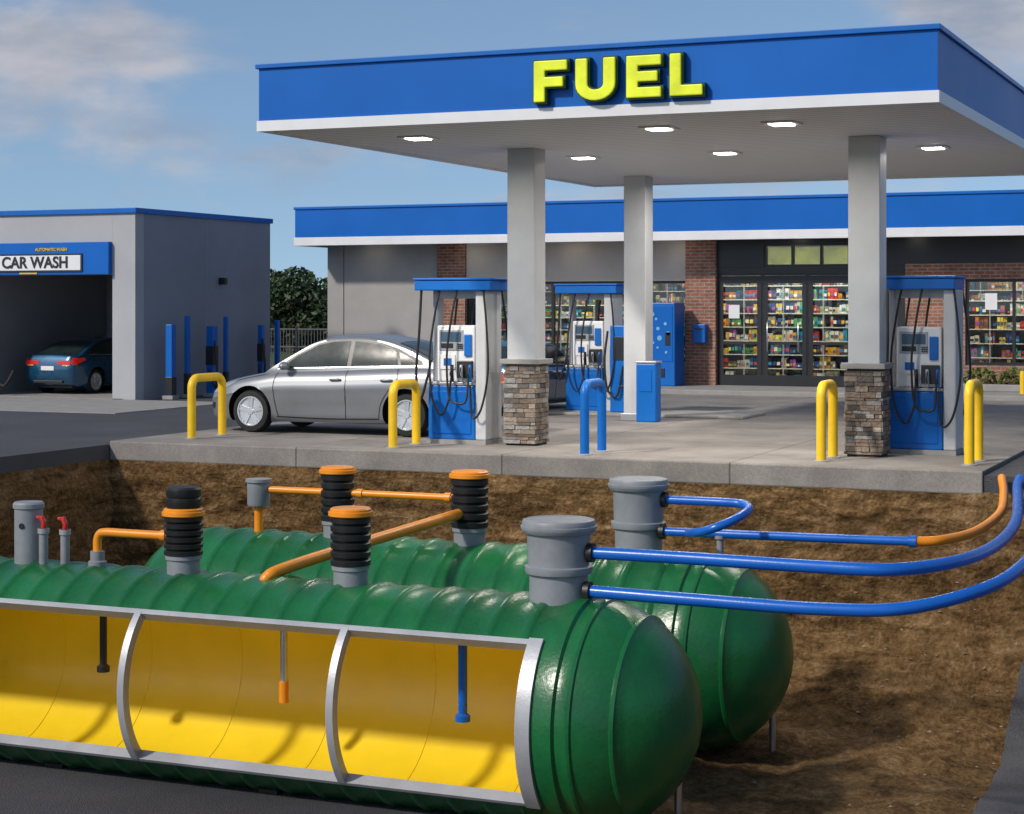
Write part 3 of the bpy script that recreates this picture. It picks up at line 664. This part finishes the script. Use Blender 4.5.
        for i,x in enumerate((-.14,-.98)):
            tube('handle_%d_%s'%(i,t),[(x-.09,sd_*(bodyY(x,.80)+.004),.815),(x-.06,sd_*(bodyY(x,.80)+.03),.82),(x+.06,sd_*(bodyY(x,.80)+.03),.815),(x+.09,sd_*(bodyY(x,.80)+.004),.81)],.013,paint,g)
        panel('headlamp_'+t,[(2.12,.56),(2.02,.655),(1.82,.72),(1.56,.775),(1.66,.70),(1.9,.60)],bs(.006),HEADL,g)
        panel('tail_lamp_'+t,[(-2.17,.80),(-2.1,.945),(-1.78,.94),(-1.70,.90),(-1.9,.83),(-2.1,.76)],bs(.006),TAIL,g)
        panel('fog_lamp_'+t,[(2.12,.36),(2.08,.44),(1.97,.43),(2.02,.33)],bs(.005),DARK,g)
        ya=sd_*.80; mm=mk('mirror_'+t,[],[],paint,g); bm=bmesh.new(); bmesh.ops.create_icosphere(bm,subdivisions=3,radius=1)
        for v in bm.verts: v.co=Vector((.70+v.co.x*.075,ya+sd_*.10+v.co.y*.10,1.0+v.co.z*.065))
        bm.to_mesh(mm.data); bm.free(); mm.data.polygons.foreach_set('use_smooth',[True]*len(mm.data.polygons))
        if not mm.data.materials: mm.data.materials.append(paint)
        box('mirror_arm_'+t,.68,.74,min(ya-sd_*.06,ya+sd_*.06),max(ya-sd_*.06,ya+sd_*.06),.955,.985,DARK,g,.008)
        for i,wx in enumerate(WX):
            p=[(.20,.62),(.30,.62),(.314,.65),(.316,.74),(.31,.80),(.295,.83),(.235,.838),(.222,.82),(.215,.80)]
            w_=lathe('tyre_%d_%s'%(i,t),p,TYRE,g,(wx,0,.318),48,'y')
            rr=lathe('rim_%d_%s'%(i,t),[(.224,.80),(.224,.828),(.205,.824),(.195,.76),(.10,.73),(.01,.73)],DARK,g,(wx,0,.318),48,'y')
            rl=lathe('rim_lip_%d_%s'%(i,t),[(.200,.815),(.203,.840),(.222,.840),(.224,.81)],RIM,g,(wx,0,.318),48,'y')
            hb=lathe('hub_%d_%s'%(i,t),[(.058,.74),(.058,.825),(.045,.838),(.005,.838)],RIM,g,(wx,0,.318),24,'y')
            vs=[];fs=[]
            for q in range(5):
                a=2*math.pi*q/5+.3
                for sgn in (-1,1):
                    c0,s0=math.cos(a+sgn*.13),math.sin(a+sgn*.13)
                    def pt(r,tt,y): return (wx+r*c0-tt*s0,y,.318+r*s0+tt*c0)
                    n=len(vs)
                    for y in (.785,.826): vs+=[pt(.04,-.024,y),pt(.212,-.020,y+.006),pt(.212,.020,y+.006),pt(.04,.024,y)]
                    fs+=[tuple(n+k for k in f) for f in BF]
            sp=mk('spokes_%d_%s'%(i,t),vs,fs,RIM,g)
            if sd_<0:
                for ob in (w_,rr,rl,hb,sp):
                    for v in ob.data.vertices: v.co.y*=-1
                    ob.data.flip_normals()
    top=lambda o:(lambda x,y:(x,y,ci(PR,x)+.02*(1-(y/(gy(ci(PR,x))-.08))**2)+o))
    panel('windscreen',[(.96,-.62),(.96,.62),(.70,.60),(.36,.53),(.36,-.53),(.70,-.60)],top(.008),WINM,g)
    panel('rear_window',[(-1.02,-.52),(-1.02,.52),(-1.4,.56),(-1.78,.60),(-1.78,-.60),(-1.4,-.56)],top(.008),WINM,g)
    fr=lambda o:(lambda y,z:(max(x for x in [2.2-.005*k for k in range(130)] if bodyY(x,z)>=abs(y) and ci(PD,x)>=z and ci(PB,x)<=z)+o,y,z))
    panel('grille',[(-.34,.50),(.34,.50),(.24,.40),(-.24,.40)],fr(.008),DARK,g,3); panel('lower_grille',[(-.42,.33),(.42,.33),(.36,.25),(-.36,.25)],fr(.008),DARK,g,3)
    box('rear_plate',-2.215,-2.203,-.2,.2,.62,.73,WHITE,g,.004); box('rear_bumper_insert',-2.2,-2.06,-.45,.45,.29,.36,DARK,g,.01)
    def rl_(y,z): 
        x=min(x for x in [-2.2+.005*k for k in range(130)] if bodyY(x,z)>=abs(y) and ci(PD,x)>=z and ci(PB,x)<=z); return (x-.008,y,z)
    for sd_ in (1,-1): panel('rear_lamp_%d'%sd_,[(sd_*.28,.78),(sd_*.30,.86),(sd_*.66,.88),(sd_*.68,.78)],rl_,TAIL,g,3); panel('rear_amber_%d'%sd_,[(sd_*.45,.74),(sd_*.45,.77),(sd_*.66,.77),(sd_*.66,.74)],rl_,AMB,g,2)
    box('underbody',-1.9,1.9,-.55,.55,.16,.4,RUB,g)
    return g
car('parked_silver_sedan',(-9.76,3.05,0),180,SILV)
car('blue_car',(-21.55,12.9,-.03),90,NAVY,.84)
car('blue_car',(-9.55,9.0,0),90,NAVY,.86)

# ------------------------------------------------------------------ car wash
g=group('car_wash_building'); A0,A1,V0,V1,H=-27.,-18.6,10.06,15.4,3.78
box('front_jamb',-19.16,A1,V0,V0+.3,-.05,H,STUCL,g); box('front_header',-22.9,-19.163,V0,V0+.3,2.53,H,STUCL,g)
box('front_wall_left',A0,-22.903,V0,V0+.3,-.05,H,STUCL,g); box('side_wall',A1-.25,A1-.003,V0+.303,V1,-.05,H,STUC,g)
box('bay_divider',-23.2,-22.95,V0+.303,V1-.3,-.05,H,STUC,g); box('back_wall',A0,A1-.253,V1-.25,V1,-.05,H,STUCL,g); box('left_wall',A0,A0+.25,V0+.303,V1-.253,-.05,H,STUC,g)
box('roof',A0+.02,A1-.02,V0+.02,V1-.02,H-.15,H-.02,ROOFM,g)
box('parapet_cap_front',A0-.05,A1+.05,V0-.05,V0+.32,H,H+.11,BLUE,g,.01); box('parapet_cap_side',A1-.3,A1+.05,V0+.323,V1+.05,H,H+.11,BLUE,g,.01)
box('floor',A0+.3,A1-.3,V0+.0,V1-.3,-.05,-.025,CURBM,g)
box('inner_wall_panel',-19.0,-18.86,V0+.31,V1-.26,-.02,H-.16,STUCL,g)
box('reveal_v',A1-.003,A1+.0045,12.7,12.715,0,H-.02,GREYM,g)
box('sign_band',-22.9,-19.17,V0-.12,V0-.002,2.53,3.2,BLUED,g,.01)
box('sign_plate',-22.2,-19.85,V0-.15,V0-.122,2.62,2.93,WHITE,g,.006); box('sign_plate_back',-22.24,-19.81,V0-.14,V0-.121,2.585,2.965,DARK,g)
box('sign_yellow_dot',-21.4,-20.95,V0-.145,V0-.122,2.545,2.575,YEL,g)
def text(nm,body,size,loc,mat,par,off=.012,ext=.01):
    c=bpy.data.curves.new(nm,'FONT'); c.body=body; c.size=size; c.extrude=ext; c.offset=off; c.align_x='CENTER'; c.align_y='CENTER'; c.materials.append(mat)
    o=bpy.data.objects.new(nm,c); COL.objects.link(o); o.rotation_euler=(math.pi/2,0,0); o.location=loc; o.parent=par; return o
text('car_wash_text','CAR WASH',.33,(-21.0,V0-.156,2.775),DARK,g,.009,.004)
text('small_text','AUTOMATIC WASH',.09,(-20.6,V0-.13,3.05),YEL,g,.002,.004)
box('wall_lamp_0',A1,A1+.16,13.2,13.32,2.35,2.5,DARK,g,.01)
tube('wash_hose',[(-22.6,V0+.4,1.6),(-22.5,V0+.3,.9),(-22.3,V0+.2,.35),(-22.1,V0+.2,.18),(-21.95,V0+.2,.30),(-21.9,V0+.3,.5)],.035,TYRE,g)
box('control_post',-22.62,-22.42,V0+.35,V0+.5,0,1.5,DARK,g,.01); box('red_button_box',-22.6,-22.44,V0+.3,V0+.348,1.1,1.3,RED,g,.01)
def vac(u,v,h,wd=.09,mat=BLUE,body=False):
    g=group('vacuum_station_post',(u,v,-.05))
    box('post',-wd,wd,-wd,wd,0,h,mat,g,.015); box('foot',-wd-.05,wd+.05,-wd-.05,wd+.05,0,.08,CURBM,g,.01)
    if body: box('black_band',-wd-.01,wd+.01,-wd-.01,wd+.01,h*.45,h*.72,DARK,g,.01); tube('hose',[(wd,-.05,h*.8),(wd+.1,-.1,h*.4),(wd+.05,-.1,.2),(0,-.12,h*.4)],.025,RUB,g)
    else: box('dark_base',-wd-.008,wd+.008,-wd-.008,wd+.008,.09,h*.3,DARK,g,.01)
vac(-18.17,10.7,1.55,.08); vac(-18.16,11.3,1.72,.05); vac(-18.0,12.0,1.5,.09,BLUE,True); vac(-18.1,12.7,1.7,.045); vac(-18.3,14.5,1.5,.06,BLUE,True); vac(-18.3,15.2,1.6,.05)

# ------------------------------------------------------------------ store
g=group('convenience_store'); V=18.4; T=.22
U0,U1=-18.76,6.0
box('grey_wall_panel_a',U0,-18.32,V,V+T,0,3.4,GREYPAN,g); box('grey_wall_panel_b',-18.295,-15.74,V,V+T,0,3.4,GREYPAN,g); box('panel_joint',-18.32,-18.295,V+.02,V+T,0,3.4,DARK,g)
box('brick_pier_a',-15.737,-15.0,V-.08,V+T,0,3.4,BRICK,g); box('brick_pier_b',-9.51,-8.80,V-.10,V+T,0,3.4,BRICK,g)
box('cream_wall_upper',-14.997,-9.513,V,V+T,2.45,3.4,CREAM,g); box('window_sill_wall',-14.997,-9.513,V,V+T,0,.62,GREYPAN,g)
box('storefront_header_low',-8.797,-4.58,V+.02,V+T,2.62,2.737,DARK,g); box('storefront_header_top',-8.797,-4.58,V+.02,V+T,3.273,3.4,DARK,g)
box('storefront_header_left',-8.797,-7.72,V+.02,V+T,2.74,3.27,DARK,g); box('storefront_header_right',-5.78,-4.58,V+.02,V+T,2.74,3.27,DARK,g)
box('storefront_right_pier',-5.72,-4.58,V+.01,V+T,0,2.617,DARK,g)
box('sign_band_right',-4.577,U1,V-.02,V+T,2.80,3.4,DARK,g); box('brick_header_right',-4.577,U1,V,V+T,2.45,2.797,BRICK,g)
box('brick_sill_right',-4.577,U1,V,V+T,0,.62,BRICK,g); box('brick_pier_c',-4.577,-3.3,V-.003,V+T,.623,2.447,BRICK,g); box('brick_pier_d',-.3,.6,V-.003,V+T,.623,2.447,BRICK,g); box('brick_pier_e',4.6,U1,V-.003,V+T,.623,2.447,BRICK,g)
box('side_wall_left',U0,U0+T,V+T,27,0,3.4,GREYPAN,g); box('side_wall_right',U1-T,U1,V+T,27,0,3.4,GREYPAN,g); box('back_wall',U0,U1,27,27.2,0,3.4,INWALL,g)
box('partition',U0+T,-15.1,V+T+.02,V+T+.1,0,3.35,INWALL,g)
box('interior_back',-15.1,U1-T,22.2,22.3,0,3.35,INWALL,g)
box('floor',U0+T,U1-T,V+T,27,.05,.11,SHELFW,g); box('ceiling',U0+T,U1-T,V+T,27,3.3,3.36,SHELFW,g); box('roof',U0,U1,V,27.2,3.403,3.55,ROOFM,g)
fa,fb,fc=-19.1,6.4,17.4
box('fascia_blue',fa,fb,fc,fc+.12,3.53,4.2,BLUED,g); box('fascia_blue_left',fa,fa+.12,fc+.12,27.4,3.53,4.2,BLUED,g)
box('fascia_cap',fa-.03,fb+.03,fc-.03,fc+.18,4.203,4.27,BLUE,g,.01); box('fascia_white',fa-.02,fb,fc-.03,fc+.13,3.33,3.527,WHITE,g,.006); box('fascia_white_left',fa-.02,fa+.1,fc+.13,27.4,3.33,3.527,WHITE,g)
box('eave_soffit',fa+.1,fb,fc+.13,V+.001,3.40,3.44,WHITE,g); box('roof_edge',fa+.12,fb,fc+.12,27.3,3.9,4.0,ROOFM,g)
for i in range(9): box('eave_lamp_%d'%i,-17.5+2.6*i,-17.3+2.6*i,17.8,18.0,3.385,3.398,GLOW,g)
def win(u0,u1,z0,z1,n,nm,tr=None):
    box(nm+'_glass',u0,u1,V+.10,V+.106,z0,z1,GLASS,g)
    box(nm+'_frame_b',u0,u1,V+.05,V+.16,z0,z0+.06,DARK,g); box(nm+'_frame_t',u0,u1,V+.05,V+.16,z1-.06,z1,DARK,g)
    for i in range(n+1):
        u=u0+(u1-u0)*i/n; u=min(max(u,u0+.03),u1-.03); box(nm+'_mull_%d'%i,u-.03,u+.03,V+.048,V+.162,z0+.003,z1-.003,DARK,g)
    if tr: box(nm+'_transom',u0,u1,V+.05,V+.158,tr,tr+.05,DARK,g)
win(-14.997,-9.513,.62,2.45,5,'left_window',None); win(-3.3,-.3,.62,2.45,3,'right_window',None); win(.6,4.6,.62,2.45,4,'far_right_window')
win(-8.797,-5.72,.10,2.617,3,'entrance',2.5); win(-7.72,-5.78,2.74,3.27,3,'transom_window',None)
for i in range(3):
    u=-8.755+1.025*i
    box('door_stile_%d'%i,u,u+.10,V+.03,V+.047,.10,2.5,DARK,g); box('door_stile_r%d'%i,u+.88,u+.98,V+.03,V+.047,.10,2.5,DARK,g)
    box('door_mid_rail_%d'%i,u+.103,u+.877,V+.032,V+.0465,1.02,1.08,DARK,g)
box('door_rail_a',-8.75,-5.75,V+.026,V+.0475,.10,.34,DARK,g); box('door_rail_top',-8.75,-5.75,V+.026,V+.0475,2.38,2.5,DARK,g)
for i,u in enumerate((-7.62,-6.92)): tube('door_pull_%d'%i,[(u,V+.03,.85),(u,V-.05,.90),(u,V-.05,1.5),(u,V+.03,1.55)],.016,STEEL,g,False)
box('transom_backing',-8.6,-5.0,21.4,21.45,2.65,3.28,M('transom_warm_backing',(.34,.35,.06),.6,var=.5,scale=1.5),g)  # added board behind the transom, coloured like a warm lit interior
cols=[(.7,.05,.03),(.8,.45,.03),(.05,.25,.6),(.85,.8,.7),(.1,.45,.12),(.9,.7,.1),(.35,.08,.35),(.02,.35,.55),(.8,.8,.82),(.6,.2,.05),(.05,.08,.25),(.02,.02,.02),(.04,.03,.03),(.5,.42,.3),(.75,.75,.7),(.12,.10,.08),(.03,.12,.3)]
def shelf(u0,u1,v,z0,z1,rows,seed):
    m=MB(); m.box(u0,u1,v+.35,v+.40,z0,z1,(.16,.15,.14))
    for r in range(rows+1):
        z=z0+(z1-z0)*r/rows; m.box(u0,u1,v,v+.35,z-.015,z,(.6,.6,.58)); m.box(u0,u1,v-.012,v-.002,z-.022,z+.002,(.6,.58,.52))
        if r==rows: break
        u=u0+.03
        while u<u1-.1:
            n=random.randint(1,3); c=random.choice(cols); wd=.045+.06*R(); h=((z1-z0)/rows)*(.4+.48*R())
            if R()<.14: u+=.05+.14*R(); continue
            for _ in range(n):
                if u+wd>u1-.02: break
                kk=.6+.4*R(); m.box(u,u+wd*.88,v+.01+.05*R(),v+.25,z,z+h,tuple(x*kk for x in c))
                m.box(u+.005,u+wd*.80,v+.004,v+.009,z+h*.3,z+h*.62,random.choice(cols)); u+=wd
    u=u0
    while u<=u1+.01: m.box(u-.012,u+.012,v-.01,v+.36,z0,z1,(.35,.35,.35)); u+=(u1-u0)/max(1,round((u1-u0)/.95))
    m.build('product_shelf_%d'%seed,PROD,g)
shelf(-9.6,-5.85,20.1,.12,2.35,7,0); shelf(-14.9,-10.6,19.9,.12,1.9,6,1); shelf(-4.9,-.2,19.9,.12,2.0,6,2); shelf(.4,5.4,20.2,.12,2.1,6,3); shelf(-14.9,5,21.8,.12,2.6,7,4)
for i,u in enumerate((-13,-10.5,-7.9,-5.5,-2.5,1,4)): box('ceiling_panel_%d'%i,u-.6,u+.6,19.2,20.4,3.285,3.298,GLOWS,g)
for i,u in enumerate((-12,-7.2,-2.5,2.5)):
    l=bpy.data.lights.new('store_lamp','AREA'); l.energy=165; l.color=(1,.86,.66); l.shape='RECTANGLE'; l.size=3.5; l.size_y=.9
    o=bpy.data.objects.new('ceiling_lamp_%d'%i,l); COL.objects.link(o); o.location=(u,19.1,3.25); o.parent=g; o.rotation_euler=(math.radians(18),0,0)
for i,(u0,u1,z0,z1,m) in enumerate(((-10.5,-10.1,1.2,1.75,RED),(-8.55,-8.3,1.6,1.9,WHITE),(-2.9,-2.65,1.8,2.15,WHITE))): box('poster_%d'%i,u0,u1,V+.09,V+.097,z0,z1,m,g)
g=group('vending_machine',(-9.80,17.75,.10)); box('cabinet',-.34,.34,-.35,.35,0,1.85,BLUE,g,.02); box('front_panel',-.29,.29,-.362,-.352,.55,1.78,BLUED,g,.005)
BUB=M('bubble',(.16,.42,.68),.3)
for i in range(9): lathe('bubble_%d'%i,[(.02+.04*R(),0),(.015,.006)],BUB,g,(-.2+.4*R(),-.372,.75+.95*i/9),18,'y')
box('coin_slot',.12,.24,-.372,-.363,.9,1.2,DARK,g,.004); box('tray',-.25,.1,-.372,-.353,.2,.4,DARK,g,.005)
g=group('wall_mailbox',(-9.13,18.22,1.05)); box('body',-.15,.15,-.12,.08,0,.42,BLUE,g,.02); box('slot',-.1,.1,-.128,-.121,.30,.33,DARK,g)
for i,u in enumerate((-1.9,-.6)):
    g=group('yellow_bollard',(u,16.9,.1)); lathe('post',[(.06,0),(.06,.42),(.05,.46),(.01,.47)],YEL,g,seg=20)
mb=MB()
for u in (-2.9,-2.2,-1.5,-.9): leaves(mb,(u,17.9,.32),(.35,.25,.26),500,.05,(.12,.15,.03))
mb.build('shrub_planting',LEAF)
box('planter',-3.3,-.5,17.6,18.25,.1,.25,CURBM,bevel=.02)

# ------------------------------------------------------------------ trees & fence
mb=MB(); tr=MB()
random.seed(11)
for i in range(16):
    u=-52+i*2.1+R()*1.5; v=44+R()*5; h=2.5+R()*1.5
    tr.box(u-.14,u+.14,v-.14,v+.14,0,h*.6,(.05,.035,.025))
    for k_ in range(9):
        a=R()*6.28; d=1.6*R(); leaves(mb,(u+d*math.cos(a),v+d*math.sin(a),h*(.15+.75*R())),(.8+.5*R(),.9,.5+.4*R()),480,.12,(.05,.085,.03))
mb.build('distant_trees',LEAF); tr.build('distant_tree_trunks',BARK)
g=group('boundary_fence',(0,24,0)); 
for i in range(26): box('post_%d'%i,-46+i*1.1,-45.94+i*1.1,-.03,.03,-.05,1.3,DARK,g)
mb=MB()
for i in range(270): mb.box(-46+i*.1,-45.985+i*.1,-.01,.01,.1,1.2,(.10,.10,.105))
for z in (.15,.7,1.2): mb.box(-46,-18.9,-.015,.015,z,z+.04,(.10,.10,.105))
mb.build('pickets',PROD,g)
gm=M('grass_mat',(.05,.08,.025),.95,var=.3,scale=.8,bump=.8,bscale=30,fine=.3)
mk('grass_verge',[(-120,24.4,-.045),(120,27.6,-.045),(120,400,-.045),(-300,400,-.045),(-300,24.4,-.045)],[(0,1,2,3,4)],gm)
print('done')
